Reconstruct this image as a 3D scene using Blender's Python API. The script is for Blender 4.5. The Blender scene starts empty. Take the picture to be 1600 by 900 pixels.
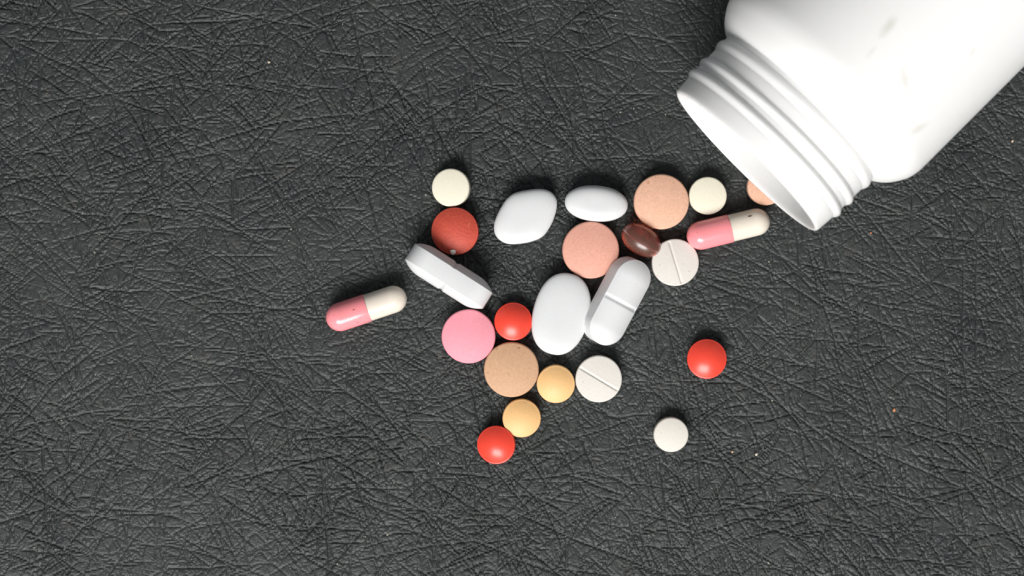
import bpy, bmesh, math, random
import numpy as np
from mathutils import Vector, Matrix, Euler

# ------------------------------------------------------------------ camera, light, exposure
sc = bpy.context.scene
C = sc.collection
D = 0.53                     # camera height above the mat (m)
MM = 0.001
S = 0.239 / 1600             # metres on the mat for one pixel of the photograph

cam = bpy.data.cameras.new("camera")
cam.sensor_width = 36
cam.lens = 36 * D / 0.239
cam.clip_start = 0.01
cam.clip_end = 20
cam.dof.use_dof = True
cam.dof.focus_distance = D - 0.003
cam.dof.aperture_fstop = 13
cam_o = bpy.data.objects.new("camera", cam)
cam_o.location = (0, 0, D)
C.objects.link(cam_o)
sc.camera = cam_o

world = bpy.data.worlds.new("World")
sc.world = world
world.use_nodes = True
bg = world.node_tree.nodes["Background"]
bg.inputs["Color"].default_value = (0.93, 0.96, 1.0, 1)
bg.inputs["Strength"].default_value = 0.20

def area(name, loc, target, sx, sy, power, col):
    l = bpy.data.lights.new(name, 'AREA')
    l.shape = 'RECTANGLE'; l.size = sx; l.size_y = sy
    l.energy = power; l.color = col
    o = bpy.data.objects.new(name, l)
    o.location = loc
    o.rotation_euler = (Vector(target) - Vector(loc)).to_track_quat('-Z', 'Y').to_euler()
    C.objects.link(o)
    return o
area("window_light", (-0.16, -0.84, 0.86), (0.0, 0, 0), 0.76, 0.52, 22.8, (1.0, 0.985, 0.96))

sc.view_settings.view_transform = 'Standard'
sc.view_settings.look = 'None'
sc.view_settings.exposure = 0
sc.view_settings.gamma = 1

# ------------------------------------------------------------------ helpers
rng = np.random.default_rng(11)
random.seed(5)

def lin(r, g, b):
    def f(c):
        c /= 255
        return c / 12.92 if c <= 0.04045 else ((c + 0.055) / 1.055) ** 2.4
    return (f(r), f(g), f(b), 1)

def at(px, py, h=0.0):
    """photo pixel -> point at height h above the mat"""
    k = S * (D - h) / D
    return Vector(((px - 800) * k, (450 - py) * k, h))

def link(name, me, mat=None, parent=None):
    o = bpy.data.objects.new(name, me)
    C.objects.link(o)
    if mat: me.materials.append(mat)
    if parent: o.parent = parent
    return o

def tag(o, label, cat, group=None):
    o["label"] = label; o["category"] = cat
    if group: o["group"] = group
    return o

def mesh(name, verts, faces):
    me = bpy.data.meshes.new(name)
    me.from_pydata([tuple(v) for v in verts], [], faces)
    me.validate(); me.update()
    for p in me.polygons: p.use_smooth = True
    return me

class NT:
    def __init__(s, name):
        s.m = bpy.data.materials.new(name); s.m.use_nodes = True
        s.t = s.m.node_tree; s.n = s.t.nodes; s.l = s.t.links
        s.b = s.n["Principled BSDF"]
    def add(s, typ, **kw):
        n = s.n.new(typ)
        for k, v in kw.items():
            if k in n.inputs: n.inputs[k].default_value = v
            else: setattr(n, k, v)
        return n
    def coord(s, scale=1.0, rot=(0, 0, 0), vec=(1, 1, 1), offset=(0, 0, 0)):
        tc = s.add("ShaderNodeTexCoord")
        mp = s.add("ShaderNodeMapping")
        mp.inputs["Scale"].default_value = tuple(scale * v for v in vec)
        mp.inputs["Rotation"].default_value = rot
        mp.inputs["Location"].default_value = offset
        s.l.new(tc.outputs["Object"], mp.inputs["Vector"])
        return mp.outputs["Vector"]
    def noise(s, scale, detail=3, rough=0.55, vec=None):
        n = s.add("ShaderNodeTexNoise"); n.inputs["Scale"].default_value = scale
        n.inputs["Detail"].default_value = detail; n.inputs["Roughness"].default_value = rough
        s.l.new(vec if vec is not None else s.coord(), n.inputs["Vector"])
        return n.outputs["Fac"]
    def ramp(s, fac, *stops):
        r = s.add("ShaderNodeValToRGB")
        e = r.color_ramp.elements
        while len(e) < len(stops): e.new(0.5)
        for el, (p, c) in zip(e, stops):
            el.position = p; el.color = c if len(c) == 4 else (*c, 1)
        s.l.new(fac, r.inputs["Fac"])
        return r.outputs["Color"]
    def mix(s, fac, a, b, mode='MIX'):
        m = s.add("ShaderNodeMix", data_type='RGBA', blend_type=mode)
        for v, i in ((fac, 0), (a, 6), (b, 7)):
            if hasattr(v, "links") or isinstance(v, bpy.types.NodeSocket): s.l.new(v, m.inputs[i])
            else: m.inputs[i].default_value = v
        return m.outputs[2]
    def bump(s, h, strength, dist):
        b = s.add("ShaderNodeBump"); b.inputs["Strength"].default_value = strength
        b.inputs["Distance"].default_value = dist
        s.l.new(h, b.inputs["Height"]); s.l.new(b.outputs[0], s.b.inputs["Normal"])
        return b
W1 = (1, 1, 1, 1); K1 = (0, 0, 0, 1)

def pill_mat(name, col, rough=0.6, spec=0.35, grain=0.08, speck=None, speck_amt=0.0, bump=0.2,
             sss=0.0, coat=0.0, grain_scale=1900, seed=0.0):
    """pressed powder or film coating: a little mottling, grain, pores and specks"""
    t = NT(name)
    base = col
    dark = tuple(c * (1 - 1.6 * grain) for c in col[:3]) + (1,)
    light = tuple(min(1, c * (1 + 0.9 * grain)) for c in col[:3]) + (1,)
    v = t.coord(offset=(seed, seed * 0.7, 0.3))
    g = t.noise(grain_scale, 3, 0.65, v)
    m = t.noise(330, 4, 0.55, v)
    c = t.mix(t.ramp(g, (0.33, K1), (0.68, W1)), dark, light)
    c2 = t.mix(t.ramp(m, (0.35, K1), (0.7, W1)), tuple(x * (1 - 0.6 * grain) for x in col[:3]) + (1,), base)
    c = t.mix(0.5, c, c2)
    if speck_amt > 0:
        f = t.ramp(t.noise(780, 2, 0.5, v), (0.74 - speck_amt, K1), (0.79 - speck_amt, W1))
        k = t.mix(f, K1, (0.55, 0.55, 0.55, 1))
        c = t.mix(k, c, speck)
    t.l.new(c, t.b.inputs["Base Color"])
    t.b.inputs["Roughness"].default_value = rough
    t.b.inputs["Specular IOR Level"].default_value = spec
    t.b.inputs["Coat Weight"].default_value = coat
    t.b.inputs["Coat Roughness"].default_value = 0.22
    if sss:
        t.b.inputs["Subsurface Weight"].default_value = sss
        t.b.inputs["Subsurface Radius"].default_value = (1, 0.8, 0.65)
        t.b.inputs["Subsurface Scale"].default_value = 0.0012
    t.bump(t.noise(grain_scale * 0.8, 4, 0.7, v), bump, 0.0002)
    return t.m

# ------------------------------------------------------------------ the mat: embossed black leatherette, relief in the mesh
STEP = 0.000185
def axis_coords(half, mid, far):
    """fine over the picture, coarser just outside it, then ever coarser to the far edge"""
    n = int(round(half / STEP))
    inner = np.arange(-n, n + 1) * STEP
    out = []; p = n * STEP; d = STEP
    while p < far:
        d = min(d * 1.3, 0.0006) if p < mid else min(d * 1.35, 0.02)
        p += d; out.append(p)
    out = np.array(out)
    return np.concatenate([-out[::-1], inner, out])

xs = axis_coords(0.1213, 0.165, 0.9)
ys = axis_coords(0.0692, 0.110, 0.9)
nx, ny = int(0.34 / STEP), int(0.23 / STEP)          # raster of the pressed relief
HX, HY = nx * STEP / 2, ny * STEP / 2
groove = np.zeros((ny, nx), dtype=np.float32)        # depth of the pressed lines

def press(n, lmin, lmax, sig, dmin, dmax, curl, steep=1.0, bias=None):
    L = (lmin * (lmax / lmin) ** rng.random(n))
    if bias is None: a = rng.random(n) * math.pi
    else: a = bias[0] + rng.normal(0, bias[1], n)
    cx = rng.uniform(-HX - 0.01, HX + 0.01, n); cy = rng.uniform(-HY - 0.01, HY + 0.01, n)
    dep = rng.uniform(dmin, dmax, n); bend = rng.normal(0, curl, n); sg = sig * rng.uniform(0.75, 1.35, n)
    P = []
    for i in range(n):
        k = max(4, int(L[i] / (STEP * 0.6)))
        t = np.linspace(-1, 1, k)
        u = t * L[i] / 2
        v = bend[i] * L[i] * (t * t - 0.4) + 0.004 * L[i] * np.sin(t * 5 + i)
        c, s_ = math.cos(a[i]), math.sin(a[i])
        fade = np.clip((1 - np.abs(t)) * 4, 0, 1) ** 0.7
        P.append(np.stack([cx[i] + u * c - v * s_, cy[i] + u * s_ + v * c, dep[i] * fade, np.full(k, sg[i])]))
    P = np.concatenate(P, axis=1)
    gx = (P[0] + HX) / STEP; gy = (P[1] + HY) / STEP
    ix = np.round(gx).astype(int); iy = np.round(gy).astype(int)
    R = 2
    for dx in range(-R, R + 1):
        for dy in range(-R, R + 1):
            jx = ix + dx; jy = iy + dy
            ok = (jx >= 0) & (jx < nx) & (jy >= 0) & (jy < ny)
            d2 = ((jx - gx) ** 2 + (jy - gy) ** 2) * STEP * STEP
            val = P[2] * np.exp(-d2 / (2 * P[3] ** 2))
            np.maximum.at(groove, (jy[ok], jx[ok]), val[ok].astype(np.float32))

press(40000, 0.0013, 0.004, 0.00010, 0.00005, 0.00016, 0.03)
press(24000, 0.0025, 0.008, 0.000105, 0.00016, 0.00046, 0.025)
press(8000, 0.006, 0.018, 0.00011, 0.00038, 0.00070, 0.018)
press(1200, 0.014, 0.042, 0.00012, 0.00040, 0.00070, 0.018)

def smooth_noise(h, w, cell, amp):
    gh, gw = int(h / cell) + 3, int(w / cell) + 3
    g = rng.random((gh, gw))
    y = np.linspace(0, gh - 2.001, h); x = np.linspace(0, gw - 2.001, w)
    y0 = y.astype(int); x0 = x.astype(int)
    fy = (y - y0)[:, None]; fx = (x - x0)[None]
    fy = fy * fy * (3 - 2 * fy); fx = fx * fx * (3 - 2 * fx)
    a = g[y0][:, x0]; b = g[y0][:, x0 + 1]; c = g[y0 + 1][:, x0]; d = g[y0 + 1][:, x0 + 1]
    return (amp * ((a * (1 - fx) + b * fx) * (1 - fy) + (c * (1 - fx) + d * fx) * fy)).astype(np.float32)
wear = smooth_noise(ny, nx, 70, 1.0)
groove *= 0.86; groove *= 0.45 + 0.55 * wear + 0.5 * smooth_noise(ny, nx, 230, 1.0)
relief = -groove - smooth_noise(ny, nx, 2.6, 0.00003) - smooth_noise(ny, nx, 6, 0.00004) - smooth_noise(ny, nx, 60, 0.0001)
relief = np.minimum(relief + 0.00008, 0)
jx = np.round((xs + HX) / STEP).astype(int); jy = np.round((ys + HY) / STEP).astype(int)
Z = relief[np.clip(jy, 0, ny - 1)][:, np.clip(jx, 0, nx - 1)].copy()
far_x = (np.abs(xs) > 0.166)[None, :]; far_y = (np.abs(ys) > 0.111)[:, None]
Z[np.broadcast_to(far_x, Z.shape) | np.broadcast_to(far_y, Z.shape)] = float(relief.mean())

def grid_mesh(name, xs, ys, Z):
    w, h = len(xs), len(ys)
    co = np.empty((h, w, 3), dtype=np.float32)
    co[..., 0] = xs[None]; co[..., 1] = ys[:, None]; co[..., 2] = Z
    i = np.arange(w * h, dtype=np.int32).reshape(h, w)
    q = np.stack([i[:-1, :-1], i[:-1, 1:], i[1:, 1:], i[1:, :-1]], axis=-1).reshape(-1)
    me = bpy.data.meshes.new(name)
    me.vertices.add(w * h); me.vertices.foreach_set("co", co.ravel())
    me.loops.add(len(q)); me.loops.foreach_set("vertex_index", q)
    nf = len(q) // 4
    me.polygons.add(nf); me.polygons.foreach_set("loop_start", np.arange(nf, dtype=np.int32) * 4)
    me.polygons.foreach_set("use_smooth", np.ones(nf, dtype=bool))
    me.update(calc_edges=True)
    return me

t = NT("black_leatherette")
v = t.coord()
n1 = t.noise(45, 4, 0.6, v); n2 = t.noise(900, 3, 0.6, v); n3 = t.noise(160, 5, 0.65, v)
c = t.mix(t.ramp(n1, (0.35, K1), (0.68, W1)), (0.0245, 0.0288, 0.0288, 1), (0.039, 0.0432, 0.0424, 1))
c = t.mix(t.ramp(n3, (0.60, K1), (0.74, W1)), c, (0.056, 0.054, 0.050, 1))      # dusty worn patches
c = t.mix(t.ramp(n2, (0.68, K1), (0.78, W1)), c, (0.085, 0.080, 0.073, 1))      # fine lint
t.l.new(c, t.b.inputs["Base Color"])
rr = t.ramp(n3, (0.3, (0.41,) * 3), (0.7, (0.56,) * 3))
t.l.new(rr, t.b.inputs["Roughness"])
t.b.inputs["Specular IOR Level"].default_value = 0.37
hgt = None
wv = t.add("ShaderNodeVectorMath", operation='MULTIPLY_ADD')      # slightly wavering lines
wn = t.add("ShaderNodeTexNoise"); wn.inputs["Scale"].default_value = 60
t.l.new(v, wn.inputs["Vector"]); t.l.new(wn.outputs["Color"], wv.inputs[0])
wv.inputs[1].default_value = (0.003, 0.003, 0.003); t.l.new(v, wv.inputs[2])
for k, (ang, sx, sy) in enumerate(((0.2, 60, 1500), (0.75, 80, 1700), (1.25, 70, 1400), (1.8, 60, 1700), (2.35, 90, 1500), (2.85, 70, 1600))):
    mp = t.add("ShaderNodeMapping"); mp.inputs["Rotation"].default_value = (0, 0, ang)
    mp2 = t.add("ShaderNodeMapping"); mp2.inputs["Scale"].default_value = (sx, sy, 1); mp2.inputs["Location"].default_value = (k * 3.1, k * 7.7, 0)
    t.l.new(wv.outputs[0], mp.inputs["Vector"]); t.l.new(mp.outputs[0], mp2.inputs["Vector"])
    f = t.ramp(t.noise(1.0, 1, 0.5, mp2.outputs[0]), (0.30, K1), (0.44, W1))
    hgt = f if hgt is None else t.mix(1.0, hgt, f, 'DARKEN')
hgt = t.mix(0.30, hgt, t.ramp(t.noise(2600, 3, 0.65, v), (0.2, K1), (0.8, W1)))
t.bump(hgt, 0.6, 0.00012)
MAT = t.m
mat_o = link("mat_surface", grid_mesh("mat_surface", xs, ys, Z), MAT)
mat_o["kind"] = "structure"
mat_o["label"] = "black leather-grain mat embossed with criss-crossing lines"

# ------------------------------------------------------------------ shapes
def outline_super(a, b, n, seg, skew=0.0):
    P = []
    for i in range(seg):
        th = 2 * math.pi * i / seg
        c, s_ = math.cos(th), math.sin(th)
        r = (abs(c / a) ** n + abs(s_ / b) ** n) ** (-1 / n)
        x, y = r * c, r * s_
        P.append((x + skew * y, y))
    return P

def outline_stadium(L, Wd, seg):
    """rounded ends, sampled by angle around the middle"""
    r = Wd / 2; h = L / 2 - r
    P = []; per = 4 * h + 2 * math.pi * r
    for i in range(seg):
        d = per * i / seg
        if d < h: P.append((d, -r)); continue
        d -= h
        if d < math.pi * r: th = -math.pi / 2 + d / r; P.append((h + r * math.cos(th), r * math.sin(th))); continue
        d -= math.pi * r
        if d < 2 * h: P.append((h - d, r)); continue
        d -= 2 * h
        if d < math.pi * r: th = math.pi / 2 + d / r; P.append((-h + r * math.cos(th), r * math.sin(th))); continue
        d -= math.pi * r
        P.append((-h + d, -r))
    return P

def tablet(name, P, band, dome, power=1.0, exp=2.0, edge=0.0003, rings=16, groove=None, groove_bottom=False, wob=0.0, seed=0, centres=None):
    """pressed tablet: straight band (half height `band`/2), domed faces, rounded arris.
    groove = (angle, half width, depth) cuts a score across the face"""
    seg = len(P)
    rs = [math.sin(math.pi / 2 * (k / rings)) if not groove else k / rings for k in range(1, rings)]
    verts = []; faces = []
    hb = band / 2
    R0 = max(math.hypot(*p) for p in P)
    e = edge / (sum(math.hypot(*p) for p in P) / seg)
    ph = random.Random(seed)
    w1, w2, w3 = (ph.uniform(0, 6.28) for _ in range(3))
    def wobf(th): return 1 + wob * (0.5 * math.sin(2 * th + w1) + 0.3 * math.sin(3 * th + w2) + 0.25 * math.sin(7 * th + w3))
    P = [(x * wobf(math.atan2(y, x)), y * wobf(math.atan2(y, x))) for x, y in P]
    Q = centres or [(0, 0)] * seg
    def zf(rho, x, y, top):
        z = hb + dome * max(0.0, 1 - rho ** exp) ** power
        if groove and (top or groove_bottom):
            ang, gw, gd = groove[:3]
            d = abs(-math.sin(ang) * x + math.cos(ang) * y)
            if d < gw: z -= gd * (0.5 + 0.5 * math.cos(math.pi * d / gw))
        return z if top else -z
    def cap(top):
        base = len(verts)
        verts.append((0, 0, zf(0, 0, 0, top)) if not centres else (0, 0, 0))
        for r in rs:
            for (x, y), (qx, qy) in zip(P, Q):
                x2 = qx + (x - qx) * r * (1 - e); y2 = qy + (y - qy) * r * (1 - e)
                verts.append((x2, y2, zf(r, x2, y2, top)))
        f = []
        for i in range(seg):
            j = (i + 1) % seg
            if not centres: f.append((base, base + 1 + i, base + 1 + j))
            elif (i < seg // 4 or i >= seg - seg // 4):
                f.append((base + 1 + i, base + 1 + j, base + 1 + (seg // 2 - j) % seg, base + 1 + (seg // 2 - i) % seg))
            for k in range(len(rs) - 1):
                a0 = base + 1 + k * seg
                f.append((a0 + i, a0 + seg + i, a0 + seg + j, a0 + j))
        faces.extend(f if top else [q[::-1] for q in f])
        return base + 1 + (len(rs) - 1) * seg
    lt = cap(True)
    # rounded arris and band
    strips = []
    gz = []
    for sgn in (1, -1):
        for k in range(0, 5):
            a = math.pi / 2 * k / 4
            strips.append((sgn, 1 - e + e * math.sin(a), hb - edge * 0.7 * (1 - math.cos(a))) if sgn > 0 else
                          (sgn, 1 - e + e * math.cos(a), hb - edge * 0.7 * (1 - math.sin(a))))
    prev = lt
    for sgn, r, z in strips:
        base = len(verts)
        for (x, y), (qx, qy) in zip(P, Q):
            x2 = qx + (x - qx) * r; y2 = qy + (y - qy) * r
            zz = z
            if groove and (sgn > 0 or groove_bottom):
                ang, gw, gd = groove[:3]
                d = abs(-math.sin(ang) * x + math.cos(ang) * y)
                if d < gw: zz -= gd * 0.3 * (0.5 + 0.5 * math.cos(math.pi * d / gw))
            verts.append((x2, y2, zz * sgn))
        for i in range(seg):
            j = (i + 1) % seg
            faces.append((prev + i, base + i, base + j, prev + j))
        prev = base
    lb = cap(False)
    for i in range(seg):
        j = (i + 1) % seg
        faces.append((prev + i, lb + i, lb + j, prev + j))
    return mesh(name, verts, faces)

def lathe(name, prof, seg=96, axis='x', close0=False, close1=False, ripple=None):
    verts = []; faces = []
    for (a, r) in prof:
        for i in range(seg):
            th = 2 * math.pi * i / seg
            aa = a + (ripple(th) if ripple else 0)
            verts.append((aa, r * math.cos(th), r * math.sin(th)))
    for k in range(len(prof) - 1):
        for i in range(seg):
            j = (i + 1) % seg
            faces.append((k * seg + i, k * seg + j, (k + 1) * seg + j, (k + 1) * seg + i))
    for flag, k in ((close0, 0), (close1, len(prof) - 1)):
        if flag:
            verts.append((prof[k][0], 0, 0)); c0 = len(verts) - 1
            for i in range(seg):
                j = (i + 1) % seg
                faces.append((c0, k * seg + j, k * seg + i) if k == 0 else (c0, k * seg + i, k * seg + j))
    me = mesh(name, verts, faces)
    bm = bmesh.new(); bm.from_mesh(me)
    bmesh.ops.recalc_face_normals(bm, faces=bm.faces)
    bm.to_mesh(me); bm.free()
    for p in me.polygons: p.use_smooth = True
    return me

def rest(o, x, y, rot, meshes, lift=0.0):
    """turn a thing and set its lowest point on the mat"""
    M = rot.to_matrix() if isinstance(rot, Euler) else rot
    zmin = 1e9
    for me in meshes:
        co = np.empty(len(me.vertices) * 3, dtype=np.float32); me.vertices.foreach_get("co", co)
        zmin = min(zmin, float((co.reshape(-1, 3) @ np.array(M).T)[:, 2].min()))
    o.matrix_world = Matrix.Translation((x, y, -zmin + lift)) @ M.to_4x4()

PX = S                       # pill sizes are given in photo pixels at pill height

def size_at(px, h): return px * S * (D - h) / D

# ------------------------------------------------------------------ materials of the pills
M_CREAM  = pill_mat("cream_powder", lin(234, 228, 208), 0.62, 0.3, 0.05, (0.35, 0.24, 0.12, 1), 0.015, seed=1)
M_IVORY  = pill_mat("ivory_powder", lin(233, 226, 206), 0.62, 0.3, 0.05, (0.35, 0.22, 0.1, 1), 0.03, seed=2)
M_GREYIV = pill_mat("chalky_powder", lin(221, 216, 207), 0.65, 0.3, 0.05, (0.35, 0.22, 0.12, 1), 0.03, seed=3)
M_BRICK  = pill_mat("brick_red_film", lin(204, 82, 64), 0.52, 0.4, 0.2, lin(225, 130, 110), 0.05, bump=0.55, grain_scale=2600, seed=4)
M_WHITE  = pill_mat("white_film", lin(219, 220, 221), 0.5, 0.4, 0.025, bump=0.06, sss=0.15, seed=5)
M_WHITE2 = pill_mat("white_chalk", lin(219, 220, 221), 0.6, 0.3, 0.03, (0.6, 0.5, 0.36, 1), 0.0, bump=0.08, sss=0.12, seed=6)
M_PEACH  = pill_mat("peach_powder", lin(233, 184, 157), 0.62, 0.3, 0.14, lin(190, 120, 80), 0.05, seed=7)
M_SALMON = pill_mat("salmon_powder", lin(228, 168, 149), 0.62, 0.3, 0.12, lin(120, 80, 60), 0.02, seed=8)
M_PINK   = pill_mat("pink_powder", lin(244, 158, 172), 0.58, 0.32, 0.08, lin(150, 60, 80), 0.01, seed=9)
M_TAN    = pill_mat("tan_powder", lin(210, 168, 134), 0.62, 0.3, 0.12, lin(140, 90, 60), 0.06, seed=10)
M_YELLOW = pill_mat("yellow_film", lin(240, 193, 134), 0.5, 0.35, 0.06, lin(200, 150, 90), 0.02, seed=11)
M_RED    = pill_mat("scarlet_sugar_coat", lin(238, 72, 54), 0.36, 0.5, 0.05, bump=0.12, coat=0.1, seed=12)
M_SCORED = pill_mat("scored_white_powder", lin(222, 217, 210), 0.63, 0.3, 0.05, lin(190, 165, 150), 0.05, bump=0.16, seed=13)
M_CHIP   = pill_mat("bare_white_core", lin(240, 234, 226), 0.8, 0.2, 0.12, bump=0.5, seed=15)
M_CAPPK  = pill_mat("pink_gelatin", lin(254, 152, 158), 0.22, 0.5, 0.025, lin(120, 40, 45), 0.012, bump=0.03, sss=0.15, seed=16)
M_CAPWH  = pill_mat("ivory_gelatin", lin(232, 222, 208), 0.24, 0.5, 0.02, lin(140, 110, 90), 0.015, bump=0.03, sss=0.2, seed=17)

t = NT("amber_gel")
t.b.inputs["Base Color"].default_value = (0.90, 0.42, 0.30, 1)
t.b.inputs["Roughness"].default_value = 0.24
t.b.inputs["IOR"].default_value = 1.42
t.b.inputs["Transmission Weight"].default_value = 0.9
t.b.inputs["Coat Weight"].default_value = 0.6
t.b.inputs["Coat Roughness"].default_value = 0.38
va = t.add("ShaderNodeVolumeAbsorption")
va.inputs["Color"].default_value = (0.86, 0.30, 0.14, 1)
va.inputs["Density"].default_value = 210
t.l.new(va.outputs[0], t.n["Material Output"].inputs["Volume"])
M_GEL = t.m
t = NT("amber_gel_seam")
t.b.inputs["Base Color"].default_value = (0.30, 0.05, 0.035, 1)
t.b.inputs["Roughness"].default_value = 0.5
t.b.inputs["Transmission Weight"].default_value = 0.6
M_SEAM = t.m

# ------------------------------------------------------------------ round tablets
def round_tablet(px, py, rpx, mat, label, group, thick, dome, edge=0.0003, tilt=(0, 0), exp=2.0, power=1.0, name="round_tablet", spin=0.0, groove=None, wob=0.004, lift=0.0):
    h = thick * 0.8
    r = size_at(rpx, h)
    seg = 200 if groove else 96
    me = tablet(name, outline_super(r, r, 2, seg), thick - 2 * dome, dome, power, exp, edge,
                rings=48 if groove else 16, groove=groove, wob=wob, seed=int(px))
    o = link(name, me, mat)
    p = at(px, py, h)
    rest(o, p.x, p.y, Euler((math.radians(tilt[0]), math.radians(tilt[1]), math.radians(spin))), [me], lift)
    tag(o, label, "tablet", group)
    if groove:
        ang, gw, gd = groove[:3]
        strip = []; f = []
        n = 24; L = r * 0.965
        ca, sa = math.cos(ang), math.sin(ang)
        for k in range(n + 1):
            u = -L + 2 * L * k / n
            z = (thick / 2 - dome) + dome * max(0, 1 - (abs(u) / r) ** exp) ** power - gd + 0.00002
            for v_ in (-gw * 0.12, gw * 0.12):
                strip.append((u * ca - v_ * sa, u * sa + v_ * ca, z))
        for k in range(n): f.append((2 * k, 2 * k + 2, 2 * k + 3, 2 * k + 1))
        link("score_line", mesh("score_line", strip, f), M_SCORED, o)
    return o

FLAT = "flat round tablets"; RED = "glossy scarlet round tablets"; YEL = "small yellow round tablets"
round_tablet(705, 293, 29.5, M_CREAM, "small cream round tablet touching the brick red tablet", FLAT, 0.0036, 0.00035, 0.00045, tilt=(0, -6))
brick = round_tablet(711, 361, 36.8, M_BRICK, "brick red round tablet with a white chip on its edge", FLAT, 0.0050, 0.0013, 0.00022, exp=2.2, tilt=(2, -4), wob=0.008)
round_tablet(1033.5, 315, 43, M_PEACH, "large peach round tablet between the white oval tablet and a small cream tablet", FLAT, 0.0046, 0.0008, 0.0006, wob=0.003)
round_tablet(1106, 305.5, 29.3, M_CREAM, "small cream round tablet touching the large peach tablet", FLAT, 0.0036, 0.0004, 0.0004, tilt=(1.5, 0))
round_tablet(1197, 291, 29.3, M_PEACH, "small peach round tablet half hidden under the mouth of the bottle", FLAT, 0.0036, 0.0004, 0.0004)
round_tablet(923, 390.5, 44.3, M_SALMON, "large salmon pink round tablet beside the brown softgel", FLAT, 0.0046, 0.0008, 0.0006, tilt=(1, 1), wob=0.003)
round_tablet(732, 525.5, 42, M_PINK, "large bubblegum pink round tablet", FLAT, 0.0044, 0.0008, 0.0006, wob=0.003)
round_tablet(799, 577.5, 42.8, M_TAN, "large tan brown round tablet beside the pink tablet", FLAT, 0.0046, 0.0008, 0.0006, wob=0.004)
round_tablet(1048.5, 679, 27, M_GREYIV, "small off-white round tablet lying on its own", FLAT, 0.0034, 0.0004, 0.00045, tilt=(2, 1))
round_tablet(802, 502.5, 29.5, M_RED, "scarlet round tablet between the pink tablet and the large white oval tablet", RED, 0.0046, 0.0016, 0.00022, tilt=(-3, 1))
round_tablet(775.5, 695.5, 29.8, M_RED, "scarlet round tablet touching a yellow tablet", RED, 0.0046, 0.0016, 0.00022, tilt=(3, -9))
round_tablet(1105, 561, 30.8, M_RED, "scarlet round tablet lying on its own", RED, 0.0046, 0.0016, 0.00022)
round_tablet(868.5, 600, 29.6, M_YELLOW, "yellow round tablet between the tan tablet and a scored white tablet", YEL, 0.0042, 0.0011, 0.0004, tilt=(3, 1))
round_tablet(815, 653.5, 29.8, M_YELLOW, "yellow round tablet touching a scarlet tablet", YEL, 0.0042, 0.0010, 0.0004, tilt=(1, 2))
SC = "scored white round tablets"
round_tablet(1055, 410, 36.6, M_SCORED, "scored white round tablet between the brown softgel and a capsule", SC, 0.0036, 0.00035, 0.00035,
             name="scored_tablet", groove=(math.radians(-73), 0.00042, 0.00030), tilt=(0, 1))
round_tablet(935.5, 592, 36.2, M_SCORED, "scored white round tablet beside a yellow tablet", SC, 0.0036, 0.00035, 0.00035,
             name="scored_tablet", groove=(math.radians(-31), 0.00042, 0.00030), tilt=(1, 0))

# the chip of bare core on the brick red tablet
bm = bmesh.new()
bmesh.ops.create_icosphere(bm, subdivisions=3, radius=0.00078)
for f_ in bm.faces: f_.smooth = True
for v_ in bm.verts:
    k = 1 + 0.22 * math.sin(v_.co.x * 3100 + 1) * math.cos(v_.co.y * 2600 + 0.5)
    v_.co = Vector((v_.co.x * k * 0.9, v_.co.y * k * 1.0, v_.co.z * 0.42))
me = bpy.data.meshes.new("chip"); bm.to_mesh(me); bm.free()
chip = link("chip", me, M_CHIP, brick)
chip.location = (-0.0004, -0.00478, 0.0016)
chip.rotation_euler = (0.75, 0.1, 0.3)
chip["label"] = "chipped spot showing the white core"

# ------------------------------------------------------------------ oval and diamond tablets
WT = "white film-coated tablets"
def shaped(name, P, px, py, ang, mat, label, thick, dome, tilt=(0, 0), exp=3.6, power=0.62, edge=0.00005):
    me = tablet(name, P, thick - 2 * dome, dome, power, exp, edge, rings=18, wob=0.003, seed=int(px))
    o = link(name, me, mat)
    p = at(px, py, thick / 2)
    R = Euler((math.radians(tilt[0]), math.radians(tilt[1]), 0)).to_matrix() @ Matrix.Rotation(math.radians(ang), 3, 'Z')
    rest(o, p.x, p.y, R, [me])
    return tag(o, label, "tablet", WT)

def outline_traced(pts, sx, cx, cy, seg):
    """smooth closed outline through points measured on the photo, about the middle"""
    P = []; n = len(pts); per = seg // n
    for i in range(n):
        p0, p1, p2, p3 = (pts[(i + d) % n] for d in (-1, 0, 1, 2))
        for k in range(per):
            u = k / per
            q = [0.5 * (2 * p1[d] + (p2[d] - p0[d]) * u + (2 * p0[d] - 5 * p1[d] + 4 * p2[d] - p3[d]) * u * u
                 + (3 * p1[d] - p0[d] - 3 * p2[d] + p3[d]) * u ** 3) for d in (0, 1)]
            P.append(((q[0] - cx) * sx, -(q[1] - cy) * sx))
    if sum(P[i][0] * P[(i + 1) % len(P)][1] - P[(i + 1) % len(P)][0] * P[i][1] for i in range(len(P))) < 0: P.reverse()
    return P
DIAMOND = [(620 + x / 3.46, 240 + y / 3.46) for x, y in (
    (640, 213), (700, 199), (770, 192), (822, 203), (856, 236), (864, 282), (850, 345), (822, 405), (788, 448),
    (740, 471), (680, 485), (605, 488), (557, 467), (531, 432), (528, 382), (546, 328), (578, 270), (605, 236))]
k5 = size_at(1, 0.0028)
shaped("diamond_tablet", outline_traced(DIAMOND, k5, 820.8, 338.5, 144), 820.8, 338.5, 0, M_WHITE,
       "white diamond shaped tablet with rounded corners", 0.0054, 0.0014, tilt=(1, 0))
shaped("oval_tablet", outline_super(48.8 * k5, 27.6 * k5, 2.15, 128), 931.5, 318.2, -5, M_WHITE,
       "small white oval tablet above the salmon pink tablet", 0.0056, 0.0017, tilt=(0, 0))
shaped("oval_tablet", outline_super(64.3 * k5, 43.2 * k5, 2.25, 128), 876.3, 490.3, 76, M_WHITE,
       "large white oval tablet beside the leaning white caplet", 0.0058, 0.0013, tilt=(0, 2))

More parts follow.
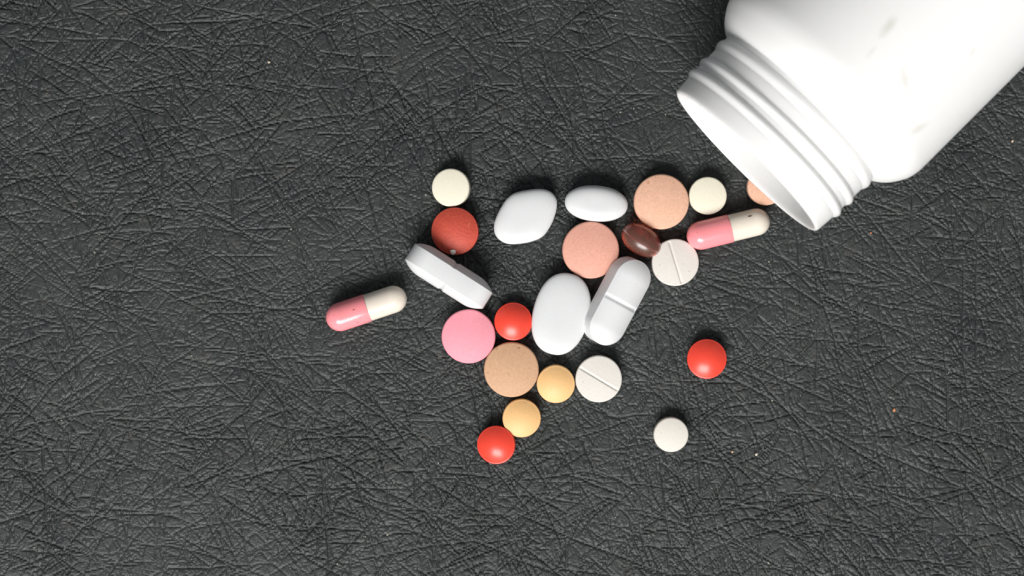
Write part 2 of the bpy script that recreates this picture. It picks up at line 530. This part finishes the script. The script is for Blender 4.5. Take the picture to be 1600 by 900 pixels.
# ------------------------------------------------------------------ caplets with a score across
CP = "scored white caplets"
def caplet(px, py, ang, roll, h, label, pitch=0.0, lift=0.0, dx=0.0):
    L, Wd = 0.0213, 0.0092
    P = outline_stadium(L, Wd, 280)
    hs = L / 2 - Wd / 2
    Q = [(max(-hs, min(hs, x)), 0.0) for x, y in P]
    me = tablet("caplet", P, 0.0043, 0.0016, 0.95, 2.0, 0.00016, rings=28, groove=(math.pi / 2, 0.00075, 0.00034),
                groove_bottom=True, seed=int(px), centres=Q)
    o = link("caplet", me, M_WHITE2)
    p = at(px, py, h)
    R = Matrix.Rotation(math.radians(ang), 3, 'Z') @ Matrix.Rotation(math.radians(pitch), 3, 'Y') @ Matrix.Rotation(math.radians(roll), 3, 'X')
    rest(o, p.x, p.y, R, [me], lift)
    tag(o, label, "caplet", CP)
    for sgn in (1, -1):
        strip = []; f = []; n = 20; hw = Wd / 2 * 0.95
        for k in range(n + 1):
            u = -hw + 2 * hw * k / n
            z = 0.00215 + 0.0016 * max(0, 1 - (abs(u) / (Wd / 2)) ** 2.0) ** 0.95 - 0.00034 + 0.00002
            for v_ in (-0.00008, 0.00008): strip.append((v_, u, z * sgn))
        for k in range(n):
            q = (2 * k, 2 * k + 1, 2 * k + 3, 2 * k + 2)
            f.append(q if sgn > 0 else q[::-1])
        link("score_line", mesh("score_line", strip, f), M_WHITE2, o)
    return o
caplet(963.5, 470, 62, 26, 0.0048, "white caplet leaning on one side with its score facing up", pitch=0)
caplet(701, 431.5, -32.4, 88, 0.0060, "white caplet standing on its long edge beside the brick red tablet", pitch=0)

# ------------------------------------------------------------------ two-piece capsules
CG = "pink and ivory capsules"
def capsule(px, py, ang, Lpx, Wpx, seam, label, spots=()):
    h = 0.0033
    L = size_at(Lpx, h); r = size_at(Wpx, h) / 2; rb = r * 0.957
    o = bpy.data.objects.new("capsule", None); C.objects.link(o)
    o.empty_display_size = 0.005
    xs_ = -L / 2 + L * seam
    def end(x0, sgn, rr, n=18):
        out = []
        for k in range(n + 1):
            a = math.pi / 2 * k / n
            out.append((x0 + sgn * rr * 1.04 * (1 - math.cos(a)), max(rr * math.sin(a), 1e-6)))
        return out
    pink = end(-L / 2, 1, r) + [(-L / 2 + (xs_ + L / 2) * 0.7, r), (xs_ - 0.00012, r), (xs_ - 0.00004, r * 0.995), (xs_, r * 0.985), (xs_, rb * 0.97)]
    ivory = end(L / 2, -1, rb) + [(xs_ + 0.002, rb), (xs_ - 0.0015, rb)]
    m1 = lathe("cap", pink, 72); m2 = lathe("shell", ivory, 72)
    a = link("cap", m1, M_CAPPK, o); b = link("shell", m2, M_CAPWH, o)
    a["label"] = "pink half"; b["label"] = "ivory half"
    p = at(px, py, h)
    o.matrix_world = Matrix.Translation((p.x, p.y, r)) @ Matrix.Rotation(math.radians(ang), 4, 'Z')
    for (u, phi, sx, sy) in spots:
        bm = bmesh.new(); bmesh.ops.create_circle(bm, cap_ends=True, segments=10, radius=1)
        for v_ in bm.verts:
            k = 1 + 0.3 * math.sin(v_.co.x * 5 + v_.co.y * 7)
            x = v_.co.x * sx * k; w = v_.co.y * sy * k
            rr = (r if u < xs_ else rb) + 0.00003
            th = phi + w / rr
            v_.co = Vector((u + x, rr * math.sin(th), rr * math.cos(th)))
        me = bpy.data.meshes.new("spot"); bm.to_mesh(me); bm.free()
        link("spot", me, M_SPOT, o)
    tag(o, label, "capsule", CG)
    return o
M_SPOT = pill_mat("brown_spot", lin(120, 72, 48), 0.6, 0.3, 0.3, seed=20)
capsule(572.4, 481.6, 18.4, 131, 44.6, 0.515, "pink and ivory capsule lying on its own with dark nicks",
        spots=((-0.0027, 0.15, 0.00028, 0.00012), (-0.0028, -0.85, 0.0002, 0.00009), (0.0035, -0.7, 0.00012, 0.00007)))
capsule(1138, 357.6, 13.6, 132.5, 44.5, 0.525, "pink and ivory capsule with a brown spot on its ivory half",
        spots=((0.0052, 0.55, 0.00052, 0.00022),))

# ------------------------------------------------------------------ softgel
ge = bpy.data.objects.new("softgel", None); C.objects.link(ge); ge.empty_display_size = 0.004
a_, b_ = size_at(33.2, 0.0035), size_at(22.6, 0.0035)
prof = []
for k in range(33):
    th = math.pi * k / 32
    prof.append((-a_ * math.cos(th), max(b_ * math.sin(th) ** 0.94, 1e-6)))
sm = lathe("shell", prof, 72)
link("shell", sm, M_GEL, ge)
V = []; F = []
n = 96
for i in range(n):                       # raised welt running lengthwise round the gel
    th = 2 * math.pi * i / n
    cx, cz = -a_ * math.cos(th), b_ * (1 if math.sin(th) >= 0 else -1) * abs(math.sin(th)) ** 0.94
    nv = Vector((cx / a_ ** 2, 0, cz / b_ ** 2)).normalized()
    for (o1, w) in ((-0.00004, 0.0002), (0.00003, 0.00006), (0.00003, -0.00006), (-0.00004, -0.0002)):
        V.append((cx + nv.x * o1, w, cz + nv.z * o1))
for i in range(n):
    j = (i + 1) % n
    for k in range(3): F.append((4 * i + k, 4 * j + k, 4 * j + k + 1, 4 * i + k + 1))
link("seam", mesh("seam", V, F), M_SEAM, ge)
p = at(1002, 375.5, 0.0034)
ge.matrix_world = Matrix.Translation((p.x, p.y, b_ + 0.0001)) @ Matrix.Rotation(math.radians(-33), 4, 'Z') @ Matrix.Rotation(math.radians(14), 4, 'X')
tag(ge, "translucent dark red brown oval softgel with a lengthwise seam", "softgel")

# ------------------------------------------------------------------ the bottle, on its side
t = NT("white_plastic")
v = t.coord()
st = t.noise(38, 3, 0.5, t.coord(vec=(0.55, 1.8, 1.8), offset=(0.31, 0.1, 0)))
st2 = t.noise(170, 4, 0.6, v)
c = t.mix(t.ramp(st, (0.66, K1), (0.78, W1)), (0.875, 0.874, 0.866, 1), (0.845, 0.84, 0.82, 1))
RB = 201 * S * (D - 0.0284) / D
a0, p0 = 645.0, 1002.8                     # mouth plane and axis in the photo's diagonal pixel frame
mx = (a0 + p0) / math.sqrt(2); my = (p0 - a0) / math.sqrt(2)
mp_ = at(mx, my, RB)
BOTM = Matrix.Translation((mp_.x, mp_.y, RB)) @ Matrix.Rotation(math.radians(45), 4, 'Z')
for (px, py, ang, la, lb, k) in ((1386, 44, 50, 0.0075, 0.0026, 0.5), (1360, 82, 48, 0.0055, 0.0018, 0.4), (1416, 128, -75, 0.0075, 0.0022, 0.36),
                                 (1448, 196, 35, 0.006, 0.0018, 0.4), (1527, 76, 55, 0.0045, 0.0016, 0.25)):
    q = BOTM.inverted() @ at(px, py, 2 * RB - 0.001)
    sep = t.add("ShaderNodeMapping", vector_type='TEXTURE')
    sep.inputs["Location"].default_value = (q.x, q.y, 0.024)
    sep.inputs["Rotation"].default_value = (0, 0, math.radians(ang - 45))
    sep.inputs["Scale"].default_value = (la, lb, 0.03)
    t.l.new(v, sep.inputs["Vector"])
    ln = t.add("ShaderNodeVectorMath", operation='LENGTH'); t.l.new(sep.outputs[0], ln.inputs[0])
    ad = t.add("ShaderNodeMath", operation='ADD'); t.l.new(ln.outputs["Value"], ad.inputs[0]); t.l.new(st2, ad.inputs[1])
    c = t.mix(t.ramp(ad.outputs[0], (0.62, (k, k, k)), (1.05, K1)), c, (0.60, 0.57, 0.49, 1))
t.l.new(c, t.b.inputs["Base Color"])
t.l.new(t.ramp(st2, (0.3, (0.36,) * 3), (0.7, (0.46,) * 3)), t.b.inputs["Roughness"])
t.b.inputs["Specular IOR Level"].default_value = 0.4
t.b.inputs["Subsurface Weight"].default_value = 0.5
t.b.inputs["Subsurface Radius"].default_value = (1, 0.97, 0.92)
t.b.inputs["Subsurface Scale"].default_value = 0.002
t.bump(st2, 0.05, 0.0006)
M_PLASTIC = t.m

kb = RB / 201
bot = bpy.data.objects.new("pill_bottle", None); C.objects.link(bot); bot.empty_display_size = 0.02
def pf(pts): return [(a * kb, r * kb) for a, r in pts]
def curve(pts, n=6):
    """Catmull-Rom through profile points"""
    out = []
    for i in range(len(pts) - 1):
        p0 = pts[max(i - 1, 0)]; p1 = pts[i]; p2 = pts[i + 1]; p3 = pts[min(i + 2, len(pts) - 1)]
        for k in range(n):
            u = k / n
            out.append(tuple(0.5 * ((2 * p1[d]) + (-p0[d] + p2[d]) * u + (2 * p0[d] - 5 * p1[d] + 4 * p2[d] - p3[d]) * u * u
                             + (-p0[d] + 3 * p1[d] - 3 * p2[d] + p3[d]) * u ** 3) for d in (0, 1)))
    out.append(pts[-1])
    return out
BL = 720
shoulder = curve([(116, 140), (118, 153), (121, 161), (126, 170), (135, 180), (147, 189), (161, 196.5), (176, 200.2), (192, 201)])
outer = shoulder + [(260, 201), (420, 201), (600, 201), (BL - 30, 201)] + curve([(BL - 26, 200.5), (BL - 10, 194), (BL - 2, 182), (BL, 168)])
inner = [(BL, 120), (BL - 14, 60), (BL - 14, 0.01)]
body_p = outer + inner
link("body", lathe("body", pf(body_p), 160), M_PLASTIC, bot)
cav = [(BL - 24, 0.01), (BL - 24, 150)] + curve([(BL - 30, 176), (BL - 45, 190), (BL - 60, 192)]) + [(500, 192), (300, 192), (195, 192)] + \
      curve([(176, 191), (160, 186), (145, 178), (132, 164), (124, 149), (116, 146)])
link("inner_wall", lathe("inner_wall", pf(cav), 128), M_PLASTIC, bot)
neck_p = curve([(120, 146), (60, 146), (20, 146), (6, 146), (1.5, 147.5), (0, 149.5), (0.8, 152), (4, 154.2), (18, 155.5), (32, 156.3), (60, 157), (100, 157.5), (121, 158)], 5)
link("neck", lathe("neck", pf(neck_p), 160), M_PLASTIC, bot)
for a0, tl in ((41, 2.0), (66.5, 3.0), (104, 3.0)):
    wd = 12 if a0 < 100 else 16
    pr = []
    for k in range(17):
        u = -1 + k / 8
        pr.append((a0 + u * wd, 155.8 + 6.2 * (math.cos(u * math.pi / 2) ** 1.9 if abs(u) < 1 else 0)))
    r_ = link("thread_ridge", lathe("thread_ridge", pf(pr), 160, ripple=lambda th, tl=tl: -tl * kb * math.cos(th)), M_PLASTIC, bot)

# axis runs up and to the right in the picture; local +x = towards the base
bot.matrix_world = BOTM
tag(bot, "open white plastic pill bottle lying on its side", "bottle")

# ------------------------------------------------------------------ crumbs and dust
def blob(name, size, seed, flat=0.5):
    rr = random.Random(seed)
    bm = bmesh.new(); bmesh.ops.create_icosphere(bm, subdivisions=1, radius=size)
    for v_ in bm.verts: v_.co = Vector((v_.co.x * rr.uniform(0.6, 1.3), v_.co.y * rr.uniform(0.6, 1.3), v_.co.z * flat * rr.uniform(0.7, 1.2)))
    me = bpy.data.meshes.new(name); bm.to_mesh(me); bm.free()
    return me
for i, (px, py, sz, col, lab) in enumerate((
        (1397, 641, 0.00042, (200, 140, 96), "tiny orange crumb on the bare mat"),
        (1582, 220.5, 0.00036, (214, 190, 165), "tiny beige crumb near the side of the bottle"),
        (1361, 364, 0.00030, (190, 120, 85), "tiny brown crumb near the bottle neck"),
        (1144, 706, 0.00030, (205, 170, 130), "tiny tan crumb near the lone off-white tablet"),
        (1182, 710, 0.00036, (215, 205, 190), "tiny pale crumb on the mat beside the tan crumb"),
        (420, 97, 0.00034, (200, 190, 165), "tiny pale crumb far from the pills"))):
    o = link("crumb", blob("crumb", sz, i), pill_mat("crumb_%d" % i, lin(*col), 0.7, 0.3, 0.2, seed=30 + i))
    q = at(px, py); o.location = (q.x, q.y, sz * 0.25)
    tag(o, lab, "crumb", "crumbs on the mat")

V = []; F = []
rd = random.Random(77)
for i in range(520):                       # pale powder and lint caught in the grain
    if i < 150:
        x = rd.gauss(0.012, 0.05); y = rd.gauss(-0.005, 0.035)
    else:
        x = rd.uniform(-0.135, 0.135); y = rd.uniform(-0.085, 0.085)
    s_ = 0.00006 + 0.00012 * rd.random() ** 3
    a = rd.uniform(0, 6.28); el = rd.choice((1, 1, 1.3, 1.8))
    b0 = len(V)
    z0 = float(relief[min(ny - 1, max(0, int((y + HY) / STEP))), min(nx - 1, max(0, int((x + HX) / STEP)))])
    for (u, w, z) in ((-el, 0, 0), (0, -1, 0), (el, 0, 0), (0, 1, 0), (0, 0, 0.8)):
        V.append((x + s_ * (u * math.cos(a) - w * math.sin(a)), y + s_ * (u * math.sin(a) + w * math.cos(a)), z0 + s_ * z))
    for q in ((0, 1, 4), (1, 2, 4), (2, 3, 4), (3, 0, 4)): F.append(tuple(b0 + k for k in q))
du = link("pill_dust", mesh("pill_dust", V, F), pill_mat("pill_dust", lin(190, 182, 168), 0.8, 0.2, 0.15, seed=40))
du["kind"] = "stuff"; du["label"] = "fine pale dust specks scattered on the mat"
